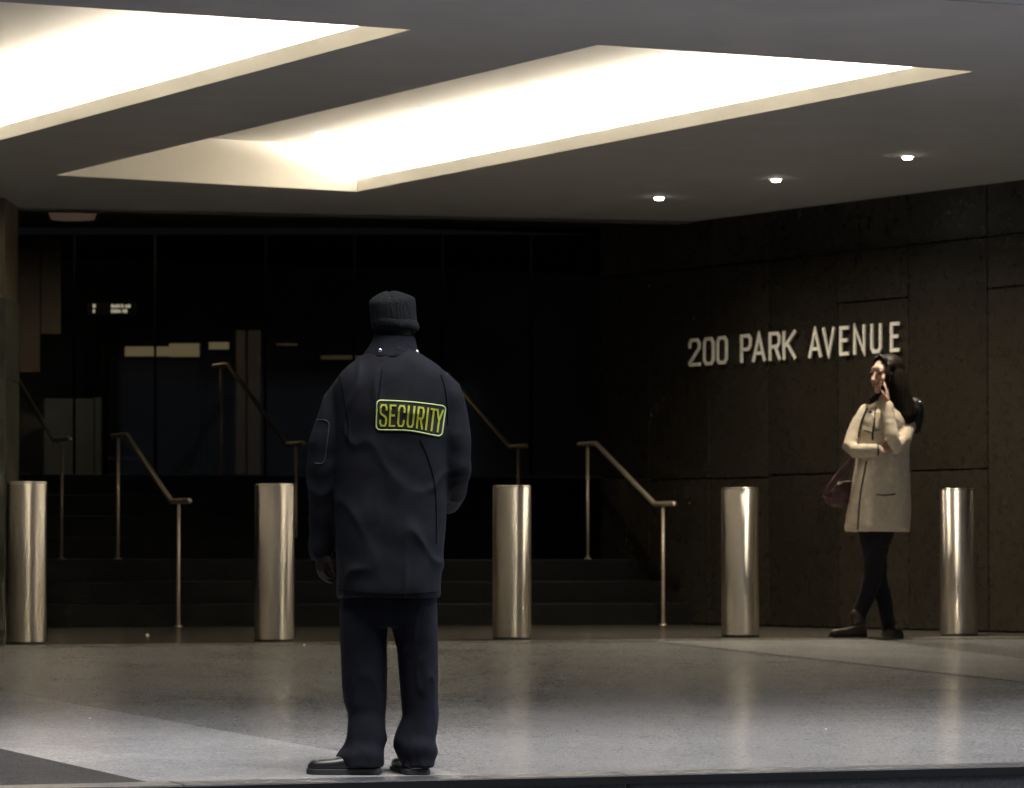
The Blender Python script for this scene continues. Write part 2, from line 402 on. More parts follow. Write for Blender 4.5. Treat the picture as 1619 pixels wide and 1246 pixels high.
def coffer(C, label, spots):
    # C: back-left, back-right, front-right, front-left; the right side carries the light cove behind its lip
    c0 = sum(C, Vector()) / 4
    e = empty('ceiling_coffer', c0, label, 'ceiling coffer')
    bl, br, fr, fl = C
    up = Vector((0, 0, 1)); H = .30; LIP = .085; POC = .42
    out = (br - bl).normalized() * POC
    bm = bmesh.new()
    def q(*p): bm.faces.new([bm.verts.new(x) for x in p])
    q(bl + up * .002, bl + up * H, fl + up * H, fl + up * .002)                    # left face
    q(bl, br, br + up * H, bl + up * H); q(br, br + out, br + out + up * H, br + up * H)
    q(fl, fr, fr + up * H, fl + up * H); q(fr, fr + out, fr + out + up * H, fr + up * H)
    q(br + out, fr + out, fr + out + up * H, br + out + up * H)
    q(bl + up * H, br + out + up * H, fr + out + up * H, fl + up * H)              # top
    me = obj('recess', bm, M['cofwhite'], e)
    me.modifiers.new('weld', 'WELD').merge_threshold = .0015
    bm = bmesh.new()
    th = (br - bl).normalized() * .02
    hexa(bm, [br + up * .001, fr + up * .001, fr + th + up * .001, br + th + up * .001], [br + up * LIP, fr + up * LIP, fr + th + up * LIP, br + th + up * LIP])
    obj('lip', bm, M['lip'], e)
    ax = (fr - br).normalized(); o2 = out.normalized()
    n = 6; Lg = (fr - br).length
    for i in range(n):                                                          # fluorescent tubes hidden behind the lip
        a = br + ax * (Lg * (i + .06) / n) + o2 * .16 + up * .05; b = br + ax * (Lg * (i + .94) / n) + o2 * .16 + up * .05
        bm = bmesh.new(); limb(bm, [a, b], [.016, .016], ref=(0, 0, 1), n=10)
        obj('light_tube', bm, M['tube'], e, smooth=True)
    for px, py in spots:
        p = Zp(px, py, CZ + H - .0012)
        bm = bmesh.new(); limb(bm, [p - up * .001, p + up * .003], [.075, .085], ref=(1, 0, 0), n=28, cap=False); f = obj('downlight', bm, M['ringm'], e)
        bm = bmesh.new(); limb(bm, [p - up * .003, p - up * .0018], [.066, .066], ref=(1, 0, 0), n=28, cap=False); obj('lens', bm, M['dimspot'], f)
    return e
coffer(C2, 'long glowing rectangular ceiling recess in the middle of the soffit', ((1065, 85), (862, 131), (680, 172), (515, 210)))
coffer(C1, 'glowing ceiling recess cut off by the upper left corner of the photo', ((212, 25), (48, 77)))

# lit recessed downlights over the stone wall
for px, py, lb in ((1042, 311, 'small round lit ceiling downlight farthest left and lowest of the three'),
                   (1227, 282, 'small round lit ceiling downlight, the middle of the three'),
                   (1435, 246, 'small round lit ceiling downlight above the woman, rightmost of the three')):
    p = Zp(px, py, CZ)
    e = empty('downlight', p, lb, 'downlight', 'lit downlights in the soffit')
    up = Vector((0, 0, 1))
    bm = bmesh.new(); limb(bm, [p - up * .008, p - up * .001], [.045, .052], ref=(1, 0, 0), n=28, cap=False); obj('trim_ring', bm, M['ringm'], e)
    bm = bmesh.new(); limb(bm, [p - up * .022, p - up * .010], [.026, .032], ref=(1, 0, 0), n=28, cap=False); obj('lens', bm, M['spot'], e)
    ld = bpy.data.lights.new('downlight_lamp', 'SPOT'); ld.energy = {1042: 42, 1227: 62, 1435: 78}[px]; ld.spot_size = R(160); ld.spot_blend = 1.0; ld.shadow_soft_size = .05; ld.color = (1, .87, .68)
    lo = bpy.data.objects.new('downlight_lamp', ld); COL.objects.link(lo); lo.location = (0, 0, -.04); lo.parent = e

# ------------------------------------------------------------------ the building above and around
tw = empty('building', onE(FE, E1, -3, 3), 'dark office tower standing over the lit entrance canopy', 'building')
n0 = -E2
bm = bmesh.new()                                        # roof slab of the canopy with fascia, hollow over the coffers
q = [onE(FE, E1, -14), onE(FE, E1, 14), onE(FE, E1, 14) + n0 * .3, onE(FE, E1, -14) + n0 * .3]
prism(bm, q, CZ + .002, 3.7); obj('fascia', bm, M['black'], tw)
bm = bmesh.new(); q = [onE(FE, E1, -40), onE(FE, E1, 40), onE(FE, E1, 40) + n0 * 40, onE(FE, E1, -40) + n0 * 40]
prism(bm, q, 3.702, 46); obj('tower_block', bm, M['facade'], tw)
bm = bmesh.new(); p_ = PF(-3.1, 6.0); q = [p_, p_ - E1 * 1.1, p_ - E1 * 1.1 - E2 * 1.4, p_ - E2 * 1.4]
prism(bm, q, -.3, CZ - .002); obj('shading_pier', bm, M['pier'], tw)  # unseen pier, added to shade the left of the pavement
bm = bmesh.new()                                        # black cladding around the void over the stairs
bkl = R0 - E2 * 20
wallbox(bm, (bkl - E1 * 14), (bkl + E1 * 18), 0, 3.75, .3); obj('back_wall', bm, M['lobbywall'], tw)
bm = bmesh.new(); wallbox(bm, outer[3] + Vector((0, .02, 0)), outer[2] + Vector((0, .02, 0)), CZ - .01, 3.7, .2); obj('light_stop', bm, M['black'], tw)  # unseen drop, added to keep stray daylight out of the lobby glass
bm = bmesh.new(); wallbox(bm, onE(FE, E1, -13.7) - E2 * 26, onE(FE, E1, -13.7), -.3, 3.7, .3); obj('side_wall', bm, M['black'], tw)
bm = bmesh.new(); wallbox(bm, onE(FE, E1, 14), onE(FE, E1, 14) - E2 * 26, -.3, 3.7, .3); obj('side_wall', bm, M['black'], tw)
# unseen blocks across the street, narrow gap shaped to streak the bollards with sky
for x0, x1, h, lb in ((-90, 3.0, 34, 'tall plain building across the street to the left of a narrow gap'), (7.2, 95, 28, 'tall plain building across the street to the right of a narrow gap')):
    bm = bmesh.new(); box(bm, x0, x1, -30, -5, -.49, h * 1.1)
    tag(obj('opposite_building', bm, M['facade']), lb, 'building')

# ------------------------------------------------------------------ stone wall on the right with its sign
W0 = Vector((3.35, 26.9, 0)); WD = Vector((-.515, .857, 0)).normalized(); WN = Vector((-WD.y, WD.x, 0)) * -1
if WN.dot(-W0) < 0: WN = -WN
def W(t, z, off=0): p = W0 + WD * t + WN * off; return Vector((p.x, p.y, z))
def tw_of(px):
    q = Vp(px, 700, (W0, WD)); return (q - W0).dot(WD)
sw = empty('stone_wall', W(2, 0), 'brown granite panelled wall carrying the address lettering', 'wall')
bm = bmesh.new(); q = [W(-9, 0, -.03), W(5.2, 0, -.03), W(5.2, 0, -.4), W(-9, 0, -.4)]; prism(bm, q, 0, 3.72); obj('joint_backing', bm, M['joint'], sw)
def zz(px, py): return Vp(px, py, (W0, WD)).z
cols = [(-8.2, -7.35), (-7.35, -6.5), (-6.5, -5.65), (-5.65, -4.8), (-4.8, -3.95), (-3.95, -3.1), (-3.1, -2.25), (-2.25, -1.38), (-1.38, -.5), (-.5, tw_of(1562)), (tw_of(1562), tw_of(1437)), (tw_of(1437), tw_of(1325)), (tw_of(1325), tw_of(1215)), (tw_of(1215), tw_of(1121)), (tw_of(1121), tw_of(1121) + .8), (tw_of(1121) + .8, 5.2)]
hj = {9: (zz(1600, 453),), 10: (zz(1500, 743),), 11: (zz(1380, 475),), 12: (zz(1270, 750),), 13: (zz(1168, 756),), 14: (zz(1100, 757),)}
for i, (a, b) in enumerate(cols):
    zs = [0.006] + list(hj.get(i, ((1.1 if i % 2 else 2.1),))) + [2.62, 3.7]
    for z0, z1 in zip(zs, zs[1:]):
        bm = bmesh.new(); g = .006; q = [W(a + g, 0, random.uniform(0, .002)), W(b - g, 0, random.uniform(0, .002)), W(b - g, 0, -.05), W(a + g, 0, -.05)]
        prism(bm, q, z0 + g, z1 - g); obj('stone_panel', bm, M['wall'], sw, bevel=.002)

GL = {
 'S': [[(1, .78), (1, .87), (.82, 1), (.18, 1), (0, .87), (0, .66), (.15, .56), (.85, .44), (1, .34), (1, .13), (.82, 0), (.18, 0), (0, .13), (0, .24)]],
 'E': [[(1, 1), (0, 1), (0, 0), (1, 0)], [(.04, .52), (.82, .52)]],
 'C': [[(1, .72), (1, .86), (.8, 1), (.2, 1), (0, .86), (0, .14), (.2, 0), (.8, 0), (1, .14), (1, .28)]],
 'U': [[(0, 1), (0, .14), (.2, 0), (.8, 0), (1, .14), (1, 1)]],
 'R': [[(0, 0), (0, 1), (.8, 1), (1, .87), (1, .62), (.8, .48), (.04, .48)], [(.55, .47), (1, 0)]],
 'I': [[(.5, 0), (.5, 1)]], 'T': [[(0, 1), (1, 1)], [(.5, .97), (.5, 0)]], 'Y': [[(0, 1), (.5, .5), (1, 1)], [(.5, .52), (.5, 0)]],
 '2': [[(0, .74), (0, .86), (.2, 1), (.8, 1), (1, .86), (1, .66), (0, .06), (.06, 0), (1, 0)]],
 '0': [[(.5, 1), (.2, 1), (0, .85), (0, .15), (.2, 0), (.8, 0), (1, .15), (1, .85), (.8, 1), (.5, 1)]],
 'P': [[(0, 0), (0, 1), (.8, 1), (1, .87), (1, .6), (.8, .46), (.04, .46)]],
 'A': [[(0, 0), (.5, 1), (1, 0)], [(.16, .27), (.84, .27)]],
 'K': [[(0, 0), (0, 1)], [(1, 1), (.04, .42)], [(.32, .56), (1, 0)]],
 'V': [[(0, 1), (.5, 0), (1, 1)]], 'N': [[(0, 0), (0, 1), (1, 0), (1, 1)]],
}
def ribbon(pl, w, h, sw_, seg):        # mitred ribbon for one stroke, list of (left, right) points
    P = [Vector((sw_ / 2 + x * (w - sw_), sw_ / 2 + y * (h - sw_))) for x, y in pl]; out = []
    Q = [P[0]]
    for a, b in zip(P, P[1:]):
        n = max(1, int((b - a).length / seg))
        for k in range(1, n + 1): Q.append(a + (b - a) * k / n)
    closed = (P[0] - P[-1]).length < 1e-6
    for i, p in enumerate(Q):
        a = Q[i - 1] if i else (Q[-2] if closed else p); b = Q[i + 1] if i < len(Q) - 1 else (Q[1] if closed else p)
        d1 = (p - a).normalized() if (p - a).length > 1e-9 else (b - p).normalized(); d2 = (b - p).normalized() if (b - p).length > 1e-9 else d1
        t = (d1 + d2); t = t.normalized() if t.length > 1e-6 else d1
        nn = Vector((-t.y, t.x)); m = 1 / max(.45, nn.dot(Vector((-d1.y, d1.x))))
        e = Vector((0, 0))
        if not closed and i == 0: e = -d2 * sw_ / 2 * .99
        if not closed and i == len(Q) - 1: e = d1 * sw_ / 2 * .99
        out.append((p + e + nn * m * sw_ / 2, p + e - nn * m * sw_ / 2))
    return out
def glyph(bm, ch, w, h, sw_, place, seg=.5, th=.01):   # place(x, y, depth) -> world point
    for si, pl in enumerate(GL[ch]):
        rb = ribbon(pl, w, h, sw_, seg); pr = None; d = si * .0007
        for i, (a, b) in enumerate(rb):
            v = [bm.verts.new(place(a.x, a.y, th - d)), bm.verts.new(place(b.x, b.y, th - d)), bm.verts.new(place(b.x, b.y, d)), bm.verts.new(place(a.x, a.y, d))]
            if pr:
                for k in range(4): bm.faces.new((pr[k], pr[(k + 1) % 4], v[(k + 1) % 4], v[k]))
            else: bm.faces.new(v)
            pr = v
        bm.faces.new(pr[::-1])
sg = empty('address_sign', W(2.6, 1.4), 'raised pale metal lettering reading 200 PARK AVENUE on the stone wall', 'sign')
for ch, a, b in (('2', 1088, 1106), ('0', 1111, 1128), ('0', 1132, 1149), ('P', 1170, 1187), ('A', 1189, 1209), ('R', 1215, 1233), ('K', 1237, 1257), ('A', 1278, 1298), ('V', 1300, 1319), ('E', 1327, 1341), ('N', 1349, 1367), ('U', 1376, 1393), ('E', 1407, 1421)):
    P_ = W0 + WN * .036; ta, tb = [(Vp(c_ + 1, 560, (P_, WD)) - P_).dot(WD) for c_ in (a, b)]; zb = 1.897
    bm = bmesh.new()
    glyph(bm, ch, ta - tb, .205, .025, lambda x, y, d: W(ta - x, zb + y, .03 + d), th=.012)
    obj('letter', bm, M['letter'], sg)

# ------------------------------------------------------------------ stone pier at the left edge
pr_ = U(7, 900, 28.2)
bm = bmesh.new()
for z0, z1 in ((0, .92), (.92, 1.72), (1.72, 2.28)): box(bm, pr_.x - .8, pr_.x, 28.2, 29.0, z0 + .004, z1 - .004)
box(bm, pr_.x - .79, pr_.x - .008, 28.21, 28.99, 0, 2.28)
pe = empty('stone_pier', (pr_.x - .4, 28.6, 0), 'grey green granite pier at the left edge behind the first bollard', 'pier')
obj('shaft', bm, M['pier'], pe, bevel=.003)
bm = bmesh.new(); box(bm, pr_.x - .78, pr_.x - .01, 28.22, 28.98, 2.285, CZ - .003); obj('capital', bm, M['brownp'], pe)

# ------------------------------------------------------------------ bollards
BR, BH = .1165, .93
def bollard(px, py, label):
    p = Zp(px, py, 0) + Vector((0, .1, 0)) * 0
    e = empty('bollard', p, label, 'bollard', 'stainless steel bollards in a row across the pavement')
    return e
bsp = ((41, 1018, 'brushed steel bollard farthest left, in front of the left stone pier'),
       (434, 1014, 'brushed steel bollard just left of the guard in the dark coat'),
       (809.5, 1011, 'brushed steel bollard just right of the guard, middle of the row'),
       (1170.5, 1007, 'brushed steel bollard left of the woman in the beige coat'),
       (1516, 1005, 'brushed steel bollard right of the woman, with a dark right half'))
def cyl(bm, prof, n=64):
    pv = None
    for r, z in prof:
        ring = [bm.verts.new((r * math.cos(2 * math.pi * k / n), r * math.sin(2 * math.pi * k / n), z)) for k in range(n)]
        if pv:
            for k in range(n): bm.faces.new((pv[k], pv[(k + 1) % n], ring[(k + 1) % n], ring[k]))
        else: bm.faces.new(ring[::-1])
        pv = ring
    bm.faces.new(pv)
e0 = None
for px, py, lb in bsp:
    e = bollard(px, py, lb)
    if e0 is None:
        e0 = e; kids = []
        bm = bmesh.new(); cyl(bm, [(BR, .012), (BR, BH - .012)]); me = bpy.data.meshes.new('shaft'); bmesh.ops.recalc_face_normals(bm, faces=bm.faces[:]); bm.to_mesh(me); bm.free(); kids.append(('shaft', me, 'steel', .0))
        bm = bmesh.new(); cyl(bm, [(BR - .0005, BH - .012), (BR - .001, BH - .003), (BR - .006, BH), (.002, BH + .0005)]); me = bpy.data.meshes.new('cap'); bmesh.ops.recalc_face_normals(bm, faces=bm.faces[:]); bm.to_mesh(me); bm.free(); kids.append(('cap', me, 'steel', 0))
        bm = bmesh.new(); cyl(bm, [(BR + .004, -.005), (BR + .004, .008), (BR - .002, .012)]); me = bpy.data.meshes.new('base_ring'); bmesh.ops.recalc_face_normals(bm, faces=bm.faces[:]); bm.to_mesh(me); bm.free(); kids.append(('base_ring', me, 'darkmetal', 0))
        for n_, me, mm, _ in kids:
            me.materials.append(M[mm])
            for p in me.polygons: p.use_smooth = abs(p.normal.z) < .5
    for n_, me, mm, _ in kids:
        o = bpy.data.objects.new(n_, me); COL.objects.link(o); o.parent = e

# ------------------------------------------------------------------ handrails
AD = Vector((-.42, .9075, 0))
def handrail(post_px, x0, z0, s, zlow, zup, pxs, lowpx, uppx, zb_up, label, r=.019):
    y = 6500 / s * cP; P = Vector(((post_px - 809.5) / s, y, 0))
    def at(px, z):                   # point along the sloping direction seen at column px
        k = (px - 809.5) / 6500 / cP
        a = (k * P.y - P.x) / (AD.x - k * AD.y); q = P + AD * a; return Vector((q.x, q.y, z))
    e = empty('handrail', Vector((P.x, P.y, z0)), label, 'handrail', 'bronze handrails on the steps')
    bm = bmesh.new(); pts = [at(pxs[0], zlow), at(pxs[1], zlow), at(pxs[2], zup), at(pxs[3], zup)]
    for a, b in zip(pts, pts[1:]): limb(bm, [a, b], [r, r], ref=(.9, .42, 0), n=14)
    obj('top_rail', bm, M['bronze'], e, smooth=True)
    for px, z0_, z1_ in ((lowpx, z0, zlow), (uppx, zb_up, zup)):
        if px is None: continue
        p = at(px, 0); bm = bmesh.new(); limb(bm, [p + Vector((0, 0, z0_)), p + Vector((0, 0, z1_ - .03))], [.0125, .0125], n=14, cap=False)
        limb(bm, [p + Vector((0, 0, z1_ - .045)), p + Vector((0, 0, z1_ - .01))], [.008, .008], n=10, cap=False)
        o = obj('post', bm, M['bronze'], e, smooth=True)
        bm = bmesh.new(); limb(bm, [p + Vector((0, 0, z0_ + .001)), p + Vector((0, 0, z0_ + .008))], [.03, .026], n=20, cap=False); obj('foot_plate', bm, M['bronze'], o)
handrail(283, 0, 0, 221.5, .895, 1.395, (300, 272, 200, 177), 283, 187, .48, 'handrail of the lower steps between the first and second bollards')
handrail(1048, 0, 0, 216, .885, 1.355, (1065, 1035, 942, 915), 1048, 929, .48, 'handrail of the lower steps between the third and fourth bollards')
handrail(98, 0, .48, 205.5, 1.40, 2.09, (110, 85, 7, -18), 98, -8, 1.16, 'handrail of the upper steps running out behind the left pier')
handrail(468, 0, .48, 199, 1.395, 2.09, (480, 454, 360, 338), 468, 350, 1.16, 'dim handrail of the upper steps left of the guard')
handrail(820, 0, .48, 193.5, 1.40, 2.045, (832, 806, 708, 686), 820, 697, 1.16, 'handrail of the upper steps sloping down from the guard to the third bollard')

# ------------------------------------------------------------------ dim lobby behind the upper steps
LB = (Vector((-4.6, 36.6, 0)), E1)
LB2 = (Vector((-4.6, 37.8, 0)), E1)
def pane(bm, x0, y0, x1, y1, pl=LB, th=.05, y0b=None):
    a = Vp(x0, y0, pl); b = Vp(x1, y0 if y0b is None else y0b, pl); c = Vp(x1, y1, pl); d = Vp(x0, y1, pl); n = -E2 * th
    hexa(bm, [d, c, c + n, d + n], [a, b, b + n, a + n])
lob = empty('lobby_screen', Vp(200, 752, LB), 'dark glazed lobby screen and door under a lit strip left of the guard', 'lobby screen')
def lp(name, mt, *rects, **k):
    for r_ in rects:
        bm = bmesh.new(); pane(bm, *r_, **k); obj(name, bm, M[mt], lob)
lp('wood_panel', 'brownp', (22, 392, 63, 588), (65, 386, 96, 528), pl=LB2)
lp('wood_panel', 'brownp', (8, 398, 12, 560), (374, 522, 388, 750), (392, 522, 412, 750), pl=LB2)
lp('door_frame', 'darkmetal', (163, 545, 170, 752), (178, 566, 183, 752), (318, 540, 329, 752), (183, 564, 318, 568))
lp('door', 'darkdoor', (184, 569, 317, 752))
lp('glass_panel', 'greenp', (70, 630, 148, 750), (150, 628, 164, 750), pl=LB2)
lp('push_bar', 'bronze', (172, 722, 222, 727))
lp('glow_strip', 'glow', (200, 548, 268, 563), (270, 543, 317, 564), (333, 541, 362, 552), pl=LB2)  # lit lobby ceiling beyond, its brightness put in as emission
lp('glow_strip', 'glow2', (440, 543, 470, 546), (510, 562, 572, 568), pl=LB2)  # last strip is a reflection, painted as a glowing bar
tag(lob, None)
la = bpy.data.lights.new('lobby_area_light', 'AREA'); la.size = .8; la.spread = R(120); la.energy = 9; la.color = (1, .8, .6)
lo = bpy.data.objects.new('lobby_area_light', la); COL.objects.link(lo); lo.location = Vp(80, 380, LB2) + E2 * .7 + Vector((0, 0, .25)); lo.rotation_euler = (-.5, 0, TH)
void_fill = bpy.data.lights.new('lobby_area_light', 'AREA'); void_fill.shape = 'RECTANGLE'; void_fill.size = 9; void_fill.size_y = 1.2; void_fill.energy = 16; void_fill.color = (1, .97, .9)  # added fill with no fixture, lifts the black back wall
vo = bpy.data.objects.new('lobby_area_light', void_fill); COL.objects.link(vo); vo.location = LB[0] + E1 * 4.2 + E2 * .05 + Vector((0, 0, 3.62)); vo.rotation_euler = (.3, 0, TH); void_fill.spread = R(110)
GW = (LB[0] + E2 * .35, E1)
gw = empty('glass_wall', Vp(300, 752, GW), 'tinted glass wall with thin dark mullions along the top of the steps', 'glass wall')
for x0, x1 in ((-20, 118), (119.5, 246), (247.5, 420), (421.5, 560), (561.5, 700), (701.5, 840), (841.5, 980)):
    bm = bmesh.new(); pane(bm, x0, 372, x1, 752, pl=GW, th=.012); obj('pane', bm, M['glass'], gw)
for x0 in (118, 246, 420, 560, 700, 840, 980):
    bm = bmesh.new(); pane(bm, x0, 368, x0 + 1.5, 752, pl=(GW[0] + E2 * .02, E1), th=.05); obj('mullion', bm, M['seamdark'], gw)
bm = bmesh.new(); pane(bm, -20, 360, 982, 371, pl=(GW[0] + E2 * .02, E1), th=.05); obj('header_rail', bm, M['seamdark'], gw)
# small lit directory with two unreadable lines
ds = empty('directory_sign', Vp(180, 488, LB), 'small lit directory panel with two lines of tiny pale lettering', 'sign')
bm = bmesh.new(); pane(bm, 140, 478, 216, 498, th=.03); obj('panel', bm, M['darkdoor'], ds)
bm = bmesh.new(); LF = (LB[0] + E2 * .004, E1)
for y_, xs in ((481, ((147, 151), (176, 179), (180, 183), (184, 187), (188, 190), (192, 195), (198, 201), (202, 206))), (489, ((147, 150), (176, 179), (180, 184), (185, 188), (189, 191), (194, 197), (198, 201)))):
    bm = bmesh.new()
    for a_, b_ in xs: pane(bm, a_, y_ + random.uniform(0, 1.2), b_, y_ + 5.5, pl=LF, th=.003)
    obj('lettering', bm, M['sign'], ds)
# shallow copper-coloured ceiling light over the left steps
p = Zp(108, 331, 3.05); bm = bmesh.new(); limb(bm, [(0, 0, .0), (0, 0, .05)], [.16, .18], ref=(1, 0, 0), n=32, cap=False)
o = obj('ceiling_light', bm, M['glow2']); o.location = (p.x, p.y + .3, 3.0); tag(o, 'dim copper coloured ceiling light in the dark upper left above the lobby', 'ceiling light')

# ------------------------------------------------------------------ people: shared pieces
def head_parts(bm, c, f, s=1.0, tilt=0):   # c: centre of the head, f: facing direction
    f = Vector(f).normalized(); side = f.cross(Vector((0, 0, 1))).normalized(); up = side.cross(f).normalized()
    rot = Matrix((side, f, up)).transposed()
    def P(x, y, z): return Vector(c) + (side * x + f * y + up * z) * s
    B = lambda x, y, z, r: ball(bm, P(x, y, z), tuple(k * s for k in r), rot)
    B(0, -.012, .035, (.074, .094, .082)); B(0, .018, -.015, (.063, .075, .075)); B(0, .042, -.062, (.042, .045, .042))
    B(0, .068, -.092, (.02, .02, .018))                                   # chin
    B(.033, .056, -.026, (.030, .026, .032)); B(-.033, .056, -.026, (.030, .026, .032))
    B(0, .074, .03, (.05, .016, .035))                                     # forehead
    limb(bm, [P(0, .088, .012), P(0, .104, -.022), P(0, .108, -.03)], [.008 * s, .012 * s, .013 * s], ref=f, n=12)
    B(.012, .092, -.034, (.009, .01, .008)); B(-.012, .092, -.034, (.009, .01, .008))
    B(0, .087, -.056, (.022, .014, .010)); B(0, .084, -.066, (.018, .014, .009))
    for q in (1, -1):
        B(.074 * q, -.012, -.008, (.010, .020, .032)); B(.03 * q, .083, .022, (.022, .008, .006))
    return P, rot
def hand_parts(bm, wr, d, pn, s=1.0, curl=.35, thumb=1, spread=.0, bends=None):
    # wr: wrist, d: direction of the fingers, pn: palm normal (towards which fingers curl)
    d = Vector(d).normalized(); pn = Vector(pn); pn = (pn - d * pn.dot(d)).normalized(); sd = d.cross(pn)
    wr = Vector(wr)
    limb(bm, [wr - d * .02 * s, wr + d * .02 * s, wr + d * .055 * s, wr + d * .088 * s], [(.018 * s, .024 * s), (.015 * s, .032 * s), (.014 * s, .039 * s), (.011 * s, .038 * s)], ref=pn, n=16)
    for i, (o, l, r) in enumerate(((-.029, .070, .0085), (-.010, .080, .009), (.010, .075, .0088), (.028, .058, .0075))):
        b = wr + d * (.086 - abs(o) * .18) * s + sd * o * s; pts = [b - d * .015 * s, b]; dd = d + sd * (o * spread * 10); a = 0
        for k, seg in enumerate((.45, .31, .24)):
            a += (curl * (.8 if k == 0 else 1.0)) * (1 + .1 * i)
            v = (dd.normalized() * math.cos(a) + pn * math.sin(a)); pts.append(pts[-1] + v * l * seg * s)
        limb(bm, pts, [r * s, r * s, r * .95 * s, r * .88 * s, r * .75 * s], ref=pn, n=12)
    b = wr + d * .025 * s + sd * -.024 * thumb * s
    t1 = b + (d * .6 - sd * .75 * thumb + pn * .3).normalized() * .036 * s; t2 = t1 + (d * .85 - sd * .35 * thumb + pn * .35).normalized() * .03 * s; t3 = t2 + (d * .95 + pn * .3).normalized() * .022 * s
    limb(bm, [b, t1, t2, t3], [.014 * s, .011 * s, .010 * s, .0075 * s], ref=pn, n=12)
def fold(amp, sc, st=(1, 1, 1), seed=0):
    def fn(co, n):
        p = Vector((co.x * st[0], co.y * st[1], co.z * st[2])) * sc + Vector((seed, seed * 2, 0))
        a = noise.noise(p); b = noise.noise(p * 2.3 + Vector((5, 1, 3)))
        q = Vector((co.x * st[0] + .15 * a, co.y * st[1], co.z * st[2] * 1.3 + .35 * co.x)) * sc * 1.7
        c = max(0.0, 1 - abs(noise.noise(q + Vector((9, seed, 2)))) * 4.5)
        return amp * (1 - abs(a) * 2.2) * .6 + amp * .35 * b + amp * .75 * c * c * (.4 + abs(b) * 2)
    return fn
def shoe(heel, d, L, Wd, H, mt, ms, parent, heelh=.025, shaft=None, toe=.9):
    d = Vector(d).normalized(); sd = Vector((-d.y, d.x, 0)); heel = Vector(heel)
    prof = [(-.01, .55, .5), (.02, .72, .75), (.12, .80, .85), (.3, .80, .85), (.45, .84, .78), (.6, .96, .70), (.75, 1.0, .64), (.88, .93, .60), (.95, .78, .52), (1.0, .5, .32)]
    bm = bmesh.new(); pv = first = None; n = 20
    for u, ww, hh in spline(prof, 3):
        c = heel + d * L * u; ring = []
        for k in range(n):
            t = 2 * math.pi * k / n; x = math.cos(t); z = math.sin(t)
            x = math.copysign(abs(x) ** .75, x) * ww * Wd / 2
            base = heelh * (1 if u < .3 else .45)
            zz_ = heel.z + base * .6 + (H * hh) * (.5 + .5 * math.copysign(abs(z) ** .8, z))
            ring.append(bm.verts.new((c.x + sd.x * x, c.y + sd.y * x, zz_)))
        if pv:
            for k in range(n): bm.faces.new((pv[k], pv[(k + 1) % n], ring[(k + 1) % n], ring[k]))
        else: first = ring
        pv = ring
    bm.faces.new(first[::-1]); bm.faces.new(pv)
    o = obj('shoe', bm, mt, parent, smooth=True)
    bm = bmesh.new(); left = []; right = []
    for u, ww, hh in spline(prof, 3):
        c = heel + d * L * (u * 1.02 - .005); x = (ww * 1.06 + .02) * Wd / 2
        left.append(c + sd * x); right.append(c - sd * x)
    prism(bm, left + right[::-1], heel.z, heel.z + heelh * .62 + .006); obj('sole', bm, ms, o, bevel=.004)
    if shaft:
        bm = bmesh.new(); limb(bm, shaft[0], shaft[1], n=20); obj('boot_shaft', bm, mt, o, smooth=True)
    return o

# ------------------------------------------------------------------ the security guard, seen from behind
DG = 15.8
def G(px, py, dy=0): return U(px, py, DG + dy)
def gl(py, xl, xr, hd, dy=0, tx=0, ty=0):
    a = G(xl, py, dy); b = G(xr, py, dy); return ((a.x + b.x) / 2, DG + dy, a.z, (b.x - a.x) / 2, hd, tx, ty)
gz = G(612, 1224).z
guard = empty('person', Vector((G(612, 1224).x, DG, gz)), 'guard seen from behind in long navy coat reading SECURITY, black beanie', 'person')
bm = bmesh.new()                                                     # the body itself: one skin
hc = G(623, 514, .02)
head_parts(bm, hc, (-.15, 1, -.05), .97)
limb(bm, [G(622, 600, .0), G(623, 560, .0), G(624, 520, .01)], [.09, .062, .06], n=20)
loft(bm, [gl(575, 575, 665, .06), gl(610, 545, 695, .10), gl(700, 545, 700, .11), gl(800, 550, 692, .11), gl(900, 545, 690, .12), gl(985, 550, 685, .11)])
limb(bm, [G(582, 960), G(580, 1080, .01), G(580, 1200, -.01)], [.085, .06, .045]); limb(bm, [G(655, 960), G(660, 1080, .02), G(660, 1200, 0)], [.085, .06, .045])
limb(bm, [G(540, 625), G(518, 745, .0), G(508, 862, .06)], [.055, .042, .03]); limb(bm, [G(702, 625), G(717, 735, .0), G(706, 795, .22)], [.055, .042, .03])
hand_parts(bm, G(507, 866, .06), (.0, .15, -1), (.85, .5, 0), 1.0, .42, thumb=-1)
hand_parts(bm, G(705, 797, .22), (-.75, .6, -.3), (-.6, -.7, 0), 1.0, .35)
world(fuse(bm, .0055, 3), 'body', M['skin_d'], guard)
bm = bmesh.new()                                                     # long coat
loft(bm, [gl(546, 592, 654, .072, .0), gl(558, 583, 660, .082, .0), gl(570, 565, 677, .10), gl(581, 549, 694, .115), gl(595, 535, 708, .13), gl(615, 527, 712, .142), gl(650, 528, 713, .155), gl(700, 530, 712, .155), gl(780, 530, 707, .155), gl(860, 531, 701, .165), gl(925, 533, 697, .175), gl(944, 535, 696, .172)], p=2.5)
limb(bm, [G(549, 614, .0), G(537, 640, .01), G(521, 690, .0), G(514, 745, .0), G(511, 815, .03), G(509, 868, .06)], [.058, .067, .068, .061, .053, .047])
limb(bm, [G(695, 610, .0), G(706, 635, .0), G(714, 688, -.01), G(719, 742, .0), G(716, 775, .10), G(708, 792, .20)], [.058, .067, .067, .062, .055, .05])
